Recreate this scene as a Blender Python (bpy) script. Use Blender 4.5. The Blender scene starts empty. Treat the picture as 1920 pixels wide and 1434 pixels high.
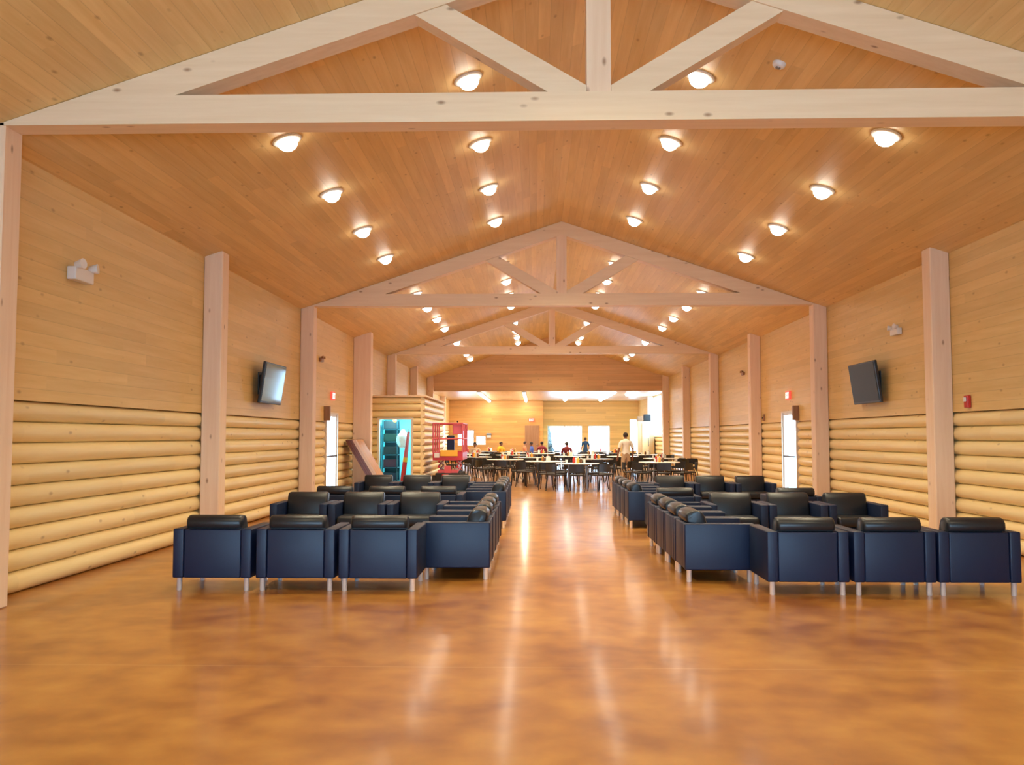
import bpy, bmesh, math, random
from mathutils import Vector, Matrix
random.seed(7)
C = bpy.context.scene.collection
sc = bpy.context.scene
PI = math.pi
# ------------------------------------------------------------------ camera, world, exposure
cam_d = bpy.data.cameras.new('camera'); cam = bpy.data.objects.new('camera', cam_d); C.objects.link(cam)
cam.location = (-0.554, 0.0, 1.5)
cam.rotation_euler = (PI/2 + 0.0589, 0.0, 0.0257)
cam_d.sensor_width = 36.0; cam_d.lens = 1704.5/1920*36.0
cam_d.clip_start = 0.05; cam_d.clip_end = 300
sc.camera = cam
sc.view_settings.view_transform = 'Standard'; sc.view_settings.look = 'None'
sc.view_settings.gamma = 1.0; sc.view_settings.use_curve_mapping = False
sc.view_settings.exposure = 1.33
w = bpy.data.worlds.new('sky'); sc.world = w; w.use_nodes = True
bg = w.node_tree.nodes['Background']; bg.inputs[0].default_value = (0.46, 0.72, 1.0, 1); bg.inputs[1].default_value = 7.0
try:
    sc.cycles.use_denoising = True
    sc.cycles.denoiser = 'OPENIMAGEDENOISE'
    sc.cycles.max_bounces = 8; sc.cycles.diffuse_bounces = 5; sc.cycles.glossy_bounces = 4
    sc.cycles.transparent_max_bounces = 8; sc.cycles.sample_clamp_indirect = 10; sc.cycles.blur_glossy = 0.1
    sc.cycles.caustics_reflective = False; sc.cycles.caustics_refractive = False
except Exception: pass
SPOT_W = 100.0
SPOT_COL = (1.0, 0.88, 0.60)

def portal(name, loc, rot, sx, sy):
    # sky portal in an opening: tells the renderer where daylight comes in
    l = bpy.data.lights.new(name, 'AREA'); l.shape = 'RECTANGLE'; l.size = sx; l.size_y = sy
    l.cycles.is_portal = True
    o = bpy.data.objects.new(name, l); C.objects.link(o); o.location = loc; o.rotation_euler = rot
    return o
portal('daylight_portal', (-0.8, -3.98, 1.47), (PI/2, 0, 0), 8.6, 2.86)          # wide glazing behind the camera (light into +Y)
portal('daylight_portal', (1.17, 53.6, 1.07), (-PI/2, 0, 0), 2.1, 2.1)
portal('daylight_portal', (3.17, 53.6, 1.07), (-PI/2, 0, 0), 1.3, 2.1)
portal('daylight_portal', (-5.56, 21.86, 1.04), (0, -PI/2, 0), 2.05, 1.27)
portal('daylight_portal', (5.56, 21.77, 1.04), (0, PI/2, 0), 2.05, 1.27)
portal('daylight_portal', (5.56, 45.3, 2.5), (0, PI/2, 0), 1.9, 3.1)

# ------------------------------------------------------------------ materials
def nt(name):
    m = bpy.data.materials.new(name); m.use_nodes = True
    n = m.node_tree.nodes; b = n['Principled BSDF']
    return m, m.node_tree, b
def simple(name, col, rough=0.5, metal=0.0, spec=0.5, emit=None, es=0.0, coat=0.0, noise=0.0, nscale=20):
    m, t, b = nt(name)
    b.inputs['Base Color'].default_value = (*col, 1); b.inputs['Roughness'].default_value = rough
    b.inputs['Metallic'].default_value = metal; b.inputs['Specular IOR Level'].default_value = spec
    b.inputs['Coat Weight'].default_value = coat
    if emit: b.inputs['Emission Color'].default_value = (*emit, 1); b.inputs['Emission Strength'].default_value = es
    if noise > 0:
        tc = t.nodes.new('ShaderNodeTexCoord'); nz = t.nodes.new('ShaderNodeTexNoise'); nz.inputs['Scale'].default_value = nscale
        nz.inputs['Detail'].default_value = 4
        mx = t.nodes.new('ShaderNodeMixRGB'); mx.blend_type = 'MULTIPLY'; mx.inputs[0].default_value = 1
        rp = t.nodes.new('ShaderNodeMapRange'); rp.inputs['To Min'].default_value = 1-noise; rp.inputs['To Max'].default_value = 1+noise
        t.links.new(tc.outputs['Object'], nz.inputs['Vector']); t.links.new(nz.outputs['Fac'], rp.inputs['Value'])
        mx.inputs[1].default_value = (*col, 1); t.links.new(rp.outputs[0], mx.inputs[2]); t.links.new(mx.outputs[0], b.inputs['Base Color'])
    return m
def math_node(t, op, a, b=None):
    n = t.nodes.new('ShaderNodeMath'); n.operation = op
    for i, v in enumerate((a, b)):
        if v is None: continue
        if isinstance(v, (int, float)): n.inputs[i].default_value = v
        else: t.links.new(v, n.inputs[i])
    return n.outputs[0]
def wood(name, c1, c2, grain='Y', board=None, bw=0.14, rough=0.42, knots=0.5, groove=0.6, var=0.14, coat=0.0, gs=1.0):
    """Procedural timber: grain runs along one axis; optional boards of width bw counted along another axis."""
    m, t, b = nt(name); L = t.links.new
    tc = t.nodes.new('ShaderNodeTexCoord'); mp = t.nodes.new('ShaderNodeMapping')
    s = [9.0*gs]*3; s['XYZ'.index(grain)] = 0.55*gs
    mp.inputs['Scale'].default_value = s
    L(tc.outputs['Object'], mp.inputs['Vector'])
    nz = t.nodes.new('ShaderNodeTexNoise'); nz.inputs['Scale'].default_value = 1.6; nz.inputs['Detail'].default_value = 6; nz.inputs['Roughness'].default_value = 0.62
    sep = t.nodes.new('ShaderNodeSeparateXYZ'); L(tc.outputs['Object'], sep.inputs[0])
    vec = mp.outputs[0]
    if board:
        q = math_node(t, 'DIVIDE', sep.outputs[board], bw)
        fl = math_node(t, 'FLOOR', q); fr = math_node(t, 'FRACT', q)
        wn = t.nodes.new('ShaderNodeTexWhiteNoise'); wn.noise_dimensions = '1D'; L(fl, wn.inputs['W'])
        # board lengths: shift each board, and change tone along it
        ln = math_node(t, 'DIVIDE', math_node(t, 'ADD', sep.outputs[grain], math_node(t, 'MULTIPLY', wn.outputs['Value'], 3.7)), 3.6)
        wn2 = t.nodes.new('ShaderNodeTexWhiteNoise'); wn2.noise_dimensions = '2D'
        cb = t.nodes.new('ShaderNodeCombineXYZ'); L(math_node(t, 'FLOOR', ln), cb.inputs[0]); L(fl, cb.inputs[1]); L(cb.outputs[0], wn2.inputs['Vector'])
        off = t.nodes.new('ShaderNodeVectorMath'); off.operation = 'ADD'; sc2 = t.nodes.new('ShaderNodeVectorMath'); sc2.operation = 'SCALE'
        sc2.inputs['Scale'].default_value = 31.0; L(wn2.outputs['Color'], sc2.inputs[0]); L(vec, off.inputs[0]); L(sc2.outputs[0], off.inputs[1]); vec = off.outputs[0]
    L(vec, nz.inputs['Vector'])
    ramp = t.nodes.new('ShaderNodeValToRGB'); ramp.color_ramp.elements[0].position = 0.32; ramp.color_ramp.elements[1].position = 0.68
    ramp.color_ramp.elements[0].color = (*c2, 1); ramp.color_ramp.elements[1].color = (*c1, 1)
    L(nz.outputs['Fac'], ramp.inputs[0]); col = ramp.outputs[0]
    def mul(col, fac):
        mx = t.nodes.new('ShaderNodeMixRGB'); mx.blend_type = 'MULTIPLY'; mx.inputs[0].default_value = 1; L(col, mx.inputs[1]); L(fac, mx.inputs[2]); return mx.outputs[0]
    if board:
        mr = t.nodes.new('ShaderNodeMapRange'); mr.inputs['To Min'].default_value = 1-var; mr.inputs['To Max'].default_value = 1+var*0.6; L(wn2.outputs['Value'], mr.inputs['Value'])
        col = mul(col, mr.outputs[0])
        g = t.nodes.new('ShaderNodeMapRange'); g.inputs['From Min'].default_value = 0.0; g.inputs['From Max'].default_value = 0.07
        g.inputs['To Min'].default_value = groove; g.inputs['To Max'].default_value = 1.0; L(fr, g.inputs['Value']); col = mul(col, g.outputs[0])
        bp = t.nodes.new('ShaderNodeBump'); bp.inputs['Strength'].default_value = 0.5; bp.inputs['Distance'].default_value = 0.01
        L(g.outputs[0], bp.inputs['Height']); L(bp.outputs[0], b.inputs['Normal'])
    if knots > 0:
        mp2 = t.nodes.new('ShaderNodeMapping'); s = [5.5]*3; s['XYZ'.index(grain)] = 2.6; mp2.inputs['Scale'].default_value = s
        L(tc.outputs['Object'], mp2.inputs['Vector'])
        vo = t.nodes.new('ShaderNodeTexVoronoi'); vo.inputs['Scale'].default_value = 1.0; vo.inputs['Randomness'].default_value = 1.0; L(mp2.outputs[0], vo.inputs['Vector'])
        k = t.nodes.new('ShaderNodeMapRange'); k.inputs['From Min'].default_value = 0.04; k.inputs['From Max'].default_value = 0.13
        k.inputs['To Min'].default_value = 1-knots; k.inputs['To Max'].default_value = 1.0; L(vo.outputs['Distance'], k.inputs['Value']); 
        mx = t.nodes.new('ShaderNodeMixRGB'); mx.blend_type = 'MIX'; L(k.outputs[0], mx.inputs[0]); mx.inputs[1].default_value = (0.22, 0.085, 0.03, 1); L(col, mx.inputs[2]); col = mx.outputs[0]
    L(col, b.inputs['Base Color']); b.inputs['Roughness'].default_value = rough; b.inputs['Coat Weight'].default_value = coat; b.inputs['Coat Roughness'].default_value = 0.25
    return m
M = {}
M['wall_boards'] = wood('pine_wall_boards', (0.78, 0.55, 0.225), (0.70, 0.47, 0.17), 'Y', 'Z', 0.14, knots=0.45, groove=0.78, var=0.07, rough=0.5, coat=0.1)
M['wall_boards_x'] = wood('pine_gable_boards', (0.72, 0.45, 0.20), (0.64, 0.37, 0.15), 'X', 'Z', 0.14, knots=0.35, groove=0.72)
M['ceiling_boards'] = wood('pine_ceiling_boards', (0.78, 0.565, 0.255), (0.69, 0.47, 0.19), 'Y', 'X', 0.13, knots=0.5, groove=0.8, var=0.10, rough=0.5)
M['back_ceiling_boards'] = wood('varnished_back_ceiling_boards', (0.74, 0.56, 0.34), (0.66, 0.46, 0.25), 'Y', 'X', 0.13, knots=0.2, groove=0.85, var=0.08, rough=0.3, coat=0.4)
M['log'] = wood('peeled_pine_log', (0.90, 0.74, 0.40), (0.84, 0.65, 0.31), 'Y', 'Z', 0.205, knots=0.5, groove=0.8, var=0.07, rough=0.42, coat=0.1)
M['log_x'] = wood('peeled_pine_log_across', (0.90, 0.74, 0.40), (0.84, 0.65, 0.31), 'X', 'Z', 0.205, knots=0.5, groove=0.8, var=0.07)
M['beam_x'] = wood('pale_truss_timber', (0.83, 0.65, 0.45), (0.76, 0.57, 0.37), 'X', knots=0.75, rough=0.55)
M['beam_z'] = wood('pale_post_timber', (0.85, 0.65, 0.47), (0.78, 0.56, 0.38), 'Z', knots=0.75, rough=0.55)
M['far_wood'] = wood('back_room_boards', (0.64, 0.36, 0.11), (0.56, 0.29, 0.07), 'X', 'Z', 0.14, knots=0.2, groove=0.8)
M['far_yellow'] = wood('back_room_pale_boards', (0.86, 0.68, 0.32), (0.80, 0.60, 0.26), 'X', 'Z', 0.14, knots=0.1, groove=0.9)
M['brown_door'] = wood('dark_stained_door', (0.17, 0.042, 0.018), (0.10, 0.022, 0.010), 'Z', knots=0, rough=0.6)
M['tan_door'] = wood('tan_door_slab', (0.55, 0.27, 0.12), (0.46, 0.21, 0.09), 'Z', knots=0, rough=0.45)
M['back_door'] = wood('brown_back_door', (0.36, 0.19, 0.09), (0.28, 0.14, 0.06), 'Z', knots=0, rough=0.45)

def floor_mat():
    m, t, b = nt('stained_polished_concrete'); L = t.links.new
    tc = t.nodes.new('ShaderNodeTexCoord')
    n1 = t.nodes.new('ShaderNodeTexNoise'); n1.inputs['Scale'].default_value = 0.9; n1.inputs['Detail'].default_value = 4; n1.inputs['Roughness'].default_value = 0.55; n1.inputs['Distortion'].default_value = 0.15
    n2 = t.nodes.new('ShaderNodeTexNoise'); n2.inputs['Scale'].default_value = 3.6; n2.inputs['Detail'].default_value = 5; n2.inputs['Distortion'].default_value = 0.1
    L(tc.outputs['Object'], n1.inputs['Vector']); L(tc.outputs['Object'], n2.inputs['Vector'])
    f = math_node(t, 'ADD', math_node(t, 'MULTIPLY', n1.outputs['Fac'], 0.6), math_node(t, 'MULTIPLY', n2.outputs['Fac'], 0.4))
    r = t.nodes.new('ShaderNodeValToRGB'); e = r.color_ramp.elements
    e[0].position = 0.34; e[0].color = (0.24, 0.072, 0.010, 1); e[1].position = 0.68; e[1].color = (0.52, 0.245, 0.048, 1)
    x = e.new(0.5); x.color = (0.39, 0.155, 0.025, 1)
    L(f, r.inputs[0]); col = r.outputs[0]
    # saw-cut joints across the slab
    sep = t.nodes.new('ShaderNodeSeparateXYZ'); L(tc.outputs['Object'], sep.inputs[0])
    fr = math_node(t, 'FRACT', math_node(t, 'DIVIDE', math_node(t, 'ADD', sep.outputs['Y'], 0.0), 6.0))
    d = math_node(t, 'ABSOLUTE', math_node(t, 'SUBTRACT', fr, 0.5))       # 0.5 at the joint
    j = math_node(t, 'GREATER_THAN', d, 0.4988)
    mx = t.nodes.new('ShaderNodeMixRGB'); mx.inputs[2].default_value = (0.55, 0.34, 0.16, 1); L(math_node(t, 'MULTIPLY', j, 0.45), mx.inputs[0]); L(col, mx.inputs[1])
    L(mx.outputs[0], b.inputs['Base Color'])
    b.inputs['Roughness'].default_value = 0.32; b.inputs['Coat Weight'].default_value = 0.5; b.inputs['Coat Roughness'].default_value = 0.13
    b.inputs['Specular IOR Level'].default_value = 0.62
    return m
M['floor'] = floor_mat()
M['leather'] = simple('black_leather', (0.0025, 0.009, 0.036), 0.45, spec=0.38, noise=0.25, nscale=60)  # cool daylight on the chair backs is mixed into the black as blue
M['leather_cushion'] = simple('black_leather_cushion', (0.008, 0.009, 0.013), 0.36, spec=0.45, noise=0.25, nscale=40)
M['whitened_chrome'] = simple('whitened_chrome', (0.92, 0.95, 1.0), 0.22, metal=0.55, spec=0.8)  # pale, partly diffuse colour stands in for daylight reflected in the legs
M['black'] = simple('black_plastic', (0.012, 0.011, 0.012), 0.4)
M['screen'] = simple('dark_glass_screen', (0.006, 0.007, 0.006), 0.07, spec=0.35)
M['screen_matte'] = simple('matte_dark_screen', (0.012, 0.012, 0.009), 0.45, spec=0.3)
M['white'] = simple('white_plastic', (0.75, 0.73, 0.70), 0.4)
M['table_top'] = simple('white_laminate', (0.82, 0.80, 0.74), 0.3)
M['grey_metal'] = simple('grey_metal', (0.25, 0.25, 0.26), 0.35, metal=0.8)
M['dark_seat'] = simple('black_vinyl_seat', (0.016, 0.013, 0.012), 0.45)
M['dark_frame'] = simple('dark_chair_frame', (0.04, 0.03, 0.028), 0.3, metal=0.6)
M['red'] = simple('red_paint', (0.55, 0.025, 0.02), 0.35, noise=0.1)
M['pink_red'] = simple('faded_red_paint', (0.62, 0.10, 0.12), 0.4)
M['yellow'] = simple('yellow_paint', (0.85, 0.45, 0.02), 0.4)
M['rubber'] = simple('black_rubber', (0.02, 0.02, 0.02), 0.8)
M['exit_red'] = simple('exit_face_red', (0.8, 0.06, 0.05), 0.4, emit=(1.0, 0.10, 0.06), es=0.35)
M['exit_face'] = simple('exit_letter_white', (0.8, 0.75, 0.7), 0.4, emit=(1, 0.75, 0.7), es=0.6)
M['lamp'] = simple('lit_lamp_lens', (1, 1, 1), 0.4, emit=(1.0, 0.93, 0.80), es=7.0)
M['tube'] = simple('lit_tube', (1, 1, 1), 0.4, emit=(1.0, 0.94, 0.84), es=9.0)
M['small_lamp'] = simple('lit_yellow_lamp', (1, .8, .2), 0.4, emit=(1.0, 0.62, 0.06), es=0.7)
M['trim'] = simple('white_trim_ring', (0.8, 0.78, 0.72), 0.35)
M['cyan_wall'] = simple('pale_cyan_paint', (0.22, 0.66, 0.74), 0.6)
M['teal_dark'] = simple('dark_teal_metal', (0.01, 0.06, 0.08), 0.4)
M['white_bag'] = simple('white_plastic_bag', (0.85, 0.88, 0.9), 0.3, noise=0.15, nscale=9)
M['jamb'] = simple('pale_painted_jamb', (0.72, 0.62, 0.48), 0.45)
M['ground'] = simple('pale_gravel_ground', (0.5, 0.48, 0.44), 0.9, noise=0.3, nscale=3)
M['leaf'] = simple('dark_conifer_foliage', (0.004, 0.014, 0.014), 0.7, noise=0.4, nscale=12)
M['tan_metal'] = simple('tan_enamel', (0.62, 0.46, 0.24), 0.4)
M['cream_metal'] = simple('cream_panel', (0.80, 0.68, 0.38), 0.35)
def glass():
    m, t, b = nt('window_glass'); t.nodes.remove(b); o = t.nodes['Material Output']
    tr = t.nodes.new('ShaderNodeBsdfTransparent'); gl = t.nodes.new('ShaderNodeBsdfGlossy'); gl.inputs['Roughness'].default_value = 0.02
    tr.inputs[0].default_value = (0.96, 0.98, 0.98, 1)
    lw = t.nodes.new('ShaderNodeLayerWeight'); lw.inputs[0].default_value = 0.5; mx = t.nodes.new('ShaderNodeMixShader')
    f5 = math_node(t, 'ADD', math_node(t, 'MULTIPLY', math_node(t, 'POWER', lw.outputs['Facing'], 5.0), 0.55), 0.03)
    t.links.new(f5, mx.inputs[0]); t.links.new(tr.outputs[0], mx.inputs[1]); t.links.new(gl.outputs[0], mx.inputs[2]); t.links.new(mx.outputs[0], o.inputs[0])
    return m
M['glass'] = glass()

# ------------------------------------------------------------------ mesh helpers
class MB:
    def __init__(s): s.b = bmesh.new()
    def _add(s, verts, mat=None):
        if mat is not None: bmesh.ops.transform(s.b, matrix=mat, verts=verts)
        return verts
    def box(s, x0, x1, y0, y1, z0, z1, bev=0.0, seg=2, mat=None):
        r = bmesh.ops.create_cube(s.b, size=1.0)['verts']
        for v in r: v.co = Vector(((x0+x1)/2 + v.co.x*(x1-x0), (y0+y1)/2 + v.co.y*(y1-y0), (z0+z1)/2 + v.co.z*(z1-z0)))
        if bev > 0:
            es = list({e for v in r for e in v.link_edges})
            out = bmesh.ops.bevel(s.b, geom=es, offset=bev, segments=seg, affect='EDGES', profile=0.5)
            r = out['verts']
            r = list({v for f in out['faces'] for v in f.verts} | {v for v in out['verts']})
        if mat is not None:
            bmesh.ops.transform(s.b, matrix=mat, verts=r)
        return s
    def cyl(s, p0, p1, r0, r1=None, n=12, caps=True):
        r1 = r0 if r1 is None else r1
        p0 = Vector(p0); p1 = Vector(p1); d = p1-p0
        q = Vector((0, 0, 1)).rotation_difference(d.normalized()).to_matrix().to_4x4()
        bmesh.ops.create_cone(s.b, cap_ends=caps, segments=n, radius1=r0, radius2=r1, depth=d.length, matrix=Matrix.Translation((p0+p1)/2) @ q)
        return s
    def tube(s, pts, r, n=8):
        for a, b in zip(pts, pts[1:]): s.cyl(a, b, r, n=n)
        return s
    def sphere(s, c, r, sx=1, sy=1, sz=1, u=14, v=10):
        bmesh.ops.create_uvsphere(s.b, u_segments=u, v_segments=v, radius=r, matrix=Matrix.Translation(c) @ Matrix.Diagonal((sx, sy, sz, 1)))
        return s
    def lathe(s, prof, n=16, c=(0, 0, 0)):
        rings = []
        for r, z in prof:
            rings.append([s.b.verts.new((c[0]+r*math.cos(2*PI*i/n), c[1]+r*math.sin(2*PI*i/n), c[2]+z)) for i in range(n)])
        for a, b in zip(rings, rings[1:]):
            for i in range(n): s.b.faces.new((a[i], a[(i+1) % n], b[(i+1) % n], b[i]))
        for rg, rev in ((rings[0], True), (rings[-1], False)):
            s.b.faces.new(rg[::-1] if rev else rg)
        return s
    def prism(s, pts, axis, a0, a1):
        """closed outline pts (2D) extruded along axis from a0 to a1"""
        def P(u, v, a): return {'X': (a, u, v), 'Y': (u, a, v), 'Z': (u, v, a)}[axis]
        A = [s.b.verts.new(P(u, v, a0)) for u, v in pts]; B = [s.b.verts.new(P(u, v, a1)) for u, v in pts]
        n = len(pts)
        for i in range(n): s.b.faces.new((A[i], A[(i+1) % n], B[(i+1) % n], B[i]))
        s.b.faces.new(A[::-1]); s.b.faces.new(B)
        return s
    def build(s, name, mat, parent=None, smooth=False):
        bmesh.ops.recalc_face_normals(s.b, faces=s.b.faces)
        me = bpy.data.meshes.new(name); s.b.to_mesh(me); s.b.free()
        me.materials.append(mat)
        if smooth:
            for p in me.polygons: p.use_smooth = True
            try: me.set_sharp_from_angle(angle=math.radians(50))
            except Exception: pass
        o = bpy.data.objects.new(name, me); C.objects.link(o)
        if parent: o.parent = parent
        return o
def tag(o, label, cat, group=None, kind=None):
    if label: o['label'] = label
    if cat: o['category'] = cat
    if group: o['group'] = group
    if kind: o['kind'] = kind
    return o
def struct(o, label=None):
    o['kind'] = 'structure'
    if label: o['label'] = label
    return o
def thing(name, label, cat, loc=(0, 0, 0), rz=0.0, group=None, rot=None):
    o = bpy.data.objects.new(name, None); C.objects.link(o); o.empty_display_size = 0.2
    o.location = loc; o.rotation_euler = rot if rot else (0, 0, rz)
    return tag(o, label, cat, group)
def dup(root, loc, rz, label, group=None, rot=None):
    def cp(o, par):
        c = o.copy(); C.objects.link(c); c.parent = par
        for ch in list(o.children): cp(ch, c)
        return c
    r = cp(root, None); r.location = loc; r.rotation_euler = rot if rot else (0, 0, rz); r['label'] = label
    if group: r['group'] = group
    return r

# ------------------------------------------------------------------ the room
YB, YE, HDR = -4.0, 53.5, 41.45
HW = 5.5
SL, HC = 0.3355, 4.158
def ceil_z(x): return HC + SL*(HW-abs(x))
struct(MB().box(-5.8, 5.8, YB-0.2, YE+0.3, -0.15, 0.0).build('floor', M['floor']), 'glossy orange-brown stained concrete floor')
# vaulted ceiling (two slopes in one closed shape)
o = MB().prism([(-5.85, ceil_z(5.85)), (0, ceil_z(0)), (5.85, ceil_z(5.85)), (5.85, ceil_z(5.85)+0.2), (0, ceil_z(0)+0.2), (-5.85, ceil_z(5.85)+0.2)], 'Y', YB-0.2, HDR+0.1).build('ceiling', M['ceiling_boards'])
struct(o, 'vaulted ceiling of knotty pine boards running lengthwise')
struct(MB().box(-5.8, 5.8, HDR+0.1, YE+0.3, 3.55, 3.75).build('ceiling_back', M['back_ceiling_boards']), 'flat low ceiling of the back room')
# walls: half-log wainscot below, flat boards above
LOGH, NLOG = 0.205, 9
def log_profile(x, sgn, z0, z1, bulge=0.10, back=0.04):
    """outline (x,z) for a stack of half logs whose flat back is at x; bulges toward -sgn"""
    pts = [(x + sgn*back, z0)]
    z = z0
    while z < z1-1e-4:
        h = min(LOGH, z1-z)
        for i in range(0, 9):
            a = PI*i/8
            pts.append((x - sgn*(bulge*math.sin(a)**0.95 if 0 < i < 8 else 0.0), z + h/2*(1-math.cos(a))))
        z += h
    pts.append((x + sgn*back, z1))
    out = []
    for p in pts:
        if not out or (abs(p[0]-out[-1][0])+abs(p[1]-out[-1][1])) > 1e-5: out.append(p)
    return out
XW = 5.58
ZL = LOGH*NLOG
def side_wall(name, sgn, openings, label):
    """openings: list of (y0, y1, z0, z1)"""
    ys = [YB]; 
    for a in sorted(openings): ys += [a[0], a[1]]
    ys.append(YE+0.1)
    m = MB()
    x = sgn*XW
    for i in range(0, len(ys), 2):
        y0, y1 = ys[i], ys[i+1]
        m.box(min(x, x+sgn*0.02), max(x, x+sgn*0.02), y0, y1, 0, 4.35)
        for a, b in ((y0, min(y1, HDR)),):
            if b > a: m.box(min(x-sgn*0.098, x), max(x-sgn*0.098, x), a, b, ZL, ceil_z(XW)+0.05)
        if y1 > HDR: m.box(min(x-sgn*0.098, x), max(x-sgn*0.098, x), max(y0, HDR), y1, ZL, 3.6)
    for (y0, y1, z0, z1) in openings:
        if z0 > 0.02: m.box(min(x, x+sgn*0.02), max(x, x+sgn*0.02), y0, y1, 0, z0)
        m.box(min(x, x+sgn*0.02), max(x, x+sgn*0.02), y0, y1, z1, 4.35)
        m.box(min(x-sgn*0.098, x), max(x-sgn*0.098, x), y0, y1, max(z1, ZL) , ceil_z(XW)+0.05)
    w_ = struct(m.build(name, M['wall_boards']), label)
    lg = MB()
    for i in range(0, len(ys), 2): lg.prism(log_profile(x, sgn, 0, ZL, back=0.015), 'Y', ys[i], ys[i+1])
    for (y0, y1, z0, z1) in openings:
        if z0 > 0.2: lg.prism(log_profile(x, sgn, 0, min(z0, ZL), back=0.015), 'Y', y0, y1)
    L_ = lg.build('log_wainscot', M['log'], w_, smooth=True); L_['label'] = 'rounded half-log wainscot of nine courses'
    return w_
OPL = [(21.23, 22.51, 0.0, 2.07), (45.5, 49.5, 1.0, 2.0)]
OPR = [(21.13, 22.40, 0.0, 2.10), (43.75, 46.85, 1.5, 3.5)]
side_wall('wall_left', -1, OPL, 'left wall, horizontal pine boards over a half-log wainscot')
side_wall('wall_right', 1, OPR, 'right wall, horizontal pine boards over a half-log wainscot')
# end wall behind the camera with wide glazing
m = MB()
m.box(-5.8, -5.1, YB-0.2, YB, 0, 4.4).box(3.5, 5.8, YB-0.2, YB, 0, 4.4).box(-5.1, 3.5, YB-0.2, YB, 0, 0.04).box(-5.1, 3.5, YB-0.2, YB, 2.9, 4.4)
m.prism([(-5.8, 4.05), (5.8, 4.05), (5.8, 4.3), (0, 6.2), (-5.8, 4.3)], 'Y', YB-0.2, YB)
struct(m.build('wall_front', M['wall_boards_x']), 'end wall behind the viewer with wide windows')
# gable header between hall and back room
struct(MB().prism([(-5.75, 3.55), (5.75, 3.55), (5.75, ceil_z(5.75)+0.1), (0, ceil_z(0)+0.1), (-5.75, ceil_z(5.75)+0.1)], 'Y', HDR, HDR+0.15).build('wall_header', M['wall_boards_x']), 'pine-boarded gable above the opening to the back room')
# far wall: left part stands forward of the paler right part
def wall_with_holes(x0, x1, y0, y1, z1, holes):
    m = MB(); xs = x0
    for (a, b, c, d) in sorted(holes):
        m.box(xs, a, y0, y1, 0, z1)
        if c > 0.02: m.box(a, b, y0, y1, 0, c)
        m.box(a, b, y0, y1, d, z1); xs = b
    m.box(xs, x1, y0, y1, 0, z1); return m
FH = [(0.14, 2.20, 0.0, 2.12), (2.52, 3.82, 0.0, 2.12), (4.95, 5.42, 0.6, 2.5)]
struct(wall_with_holes(-0.12, 5.75, YE, YE+0.2, 3.6, FH).build('wall_back', M['far_yellow']), 'pale yellow boarded far wall with bright glazed openings')
FL = [(-5.0, -4.05, 0.95, 1.86), (-3.95, -3.38, 1.0, 1.52)]
struct(wall_with_holes(-5.75, -0.12, YE-1.6, YE-1.4, 3.6, FL).build('wall_back_left', M['far_wood']), 'orange boarded far wall on the left of the step')
struct(MB().box(-0.22, -0.12, YE-1.4, YE+0.2, 0, 3.6).build('wall_step', M['far_yellow']), 'short return where the far wall steps back')
# glazing
def window_y(n, x0, x1, z0, z1, y, mullions=(), bars=(), name='window', ft=0.05, mat=None, label=None):
    fr = MB()
    t = ft
    fr.box(x0, x0+t, y, y+0.08, z0, z1).box(x1-t, x1, y, y+0.08, z0, z1).box(x0+t, x1-t, y, y+0.08, z0, z0+t).box(x0+t, x1-t, y, y+0.08, z1-t, z1)
    for a in mullions: fr.box(a-t/2, a+t/2, y, y+0.08, z0+t, z1-t)
    o = struct(fr.build('%s_%d' % (name, n), mat or M['white']), label)
    MB().box(x0+t, x1-t, y+0.03, y+0.04, z0+t, z1-t).build('pane', M['glass'], o)
    return o
def window_x(n, y0, y1, z0, z1, x, mullions=(), name='window', ft=0.05, mat=None, label=None):
    t = ft; fr = MB()
    fr.box(x, x+0.08, y0, y0+t, z0, z1).box(x, x+0.08, y1-t, y1, z0, z1).box(x, x+0.08, y0+t, y1-t, z0, z0+t).box(x, x+0.08, y0+t, y1-t, z1-t, z1)
    for a in mullions: fr.box(x, x+0.08, a-t/2, a+t/2, z0+t, z1-t)
    o = struct(fr.build('%s_%d' % (name, n), mat or M['white']), label)
    MB().box(x+0.03, x+0.04, y0+t, y1-t, z0+t, z1-t).build('pane', M['glass'], o)
    return o
window_y(1, 0.14, 2.20, 0.0, 2.12, YE+0.05, (1.17,), label='large bright glazed doors in the far wall')
window_y(2, 2.52, 3.82, 0.0, 2.12, YE+0.05, (), label='bright glazed door right of the large one in the far wall')
window_y(3, 4.95, 5.42, 0.6, 2.5, YE+0.05, label='narrow bright window at the right end of the far wall')
window_y(4, -5.0, -4.05, 0.95, 1.86, YE-1.55, label='bright window at the left end of the far wall')
window_y(5, -3.95, -3.38, 1.0, 1.52, YE-1.55, label='small bright window on the left of the far wall')
window_x(6, 43.75, 46.85, 1.5, 3.5, 5.52, (), label='tall bright window in the right wall of the back room')
window_x(7, 45.5, 49.5, 1.0, 2.0, -5.60, (46.8, 48.2), label='long low window in the left wall of the back room')
window_y(8, -5.1, 3.5, 0.04, 2.9, YB-0.12, (-3.5, -1.9, -0.3, 1.6), label='wide window wall behind the viewer')
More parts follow.
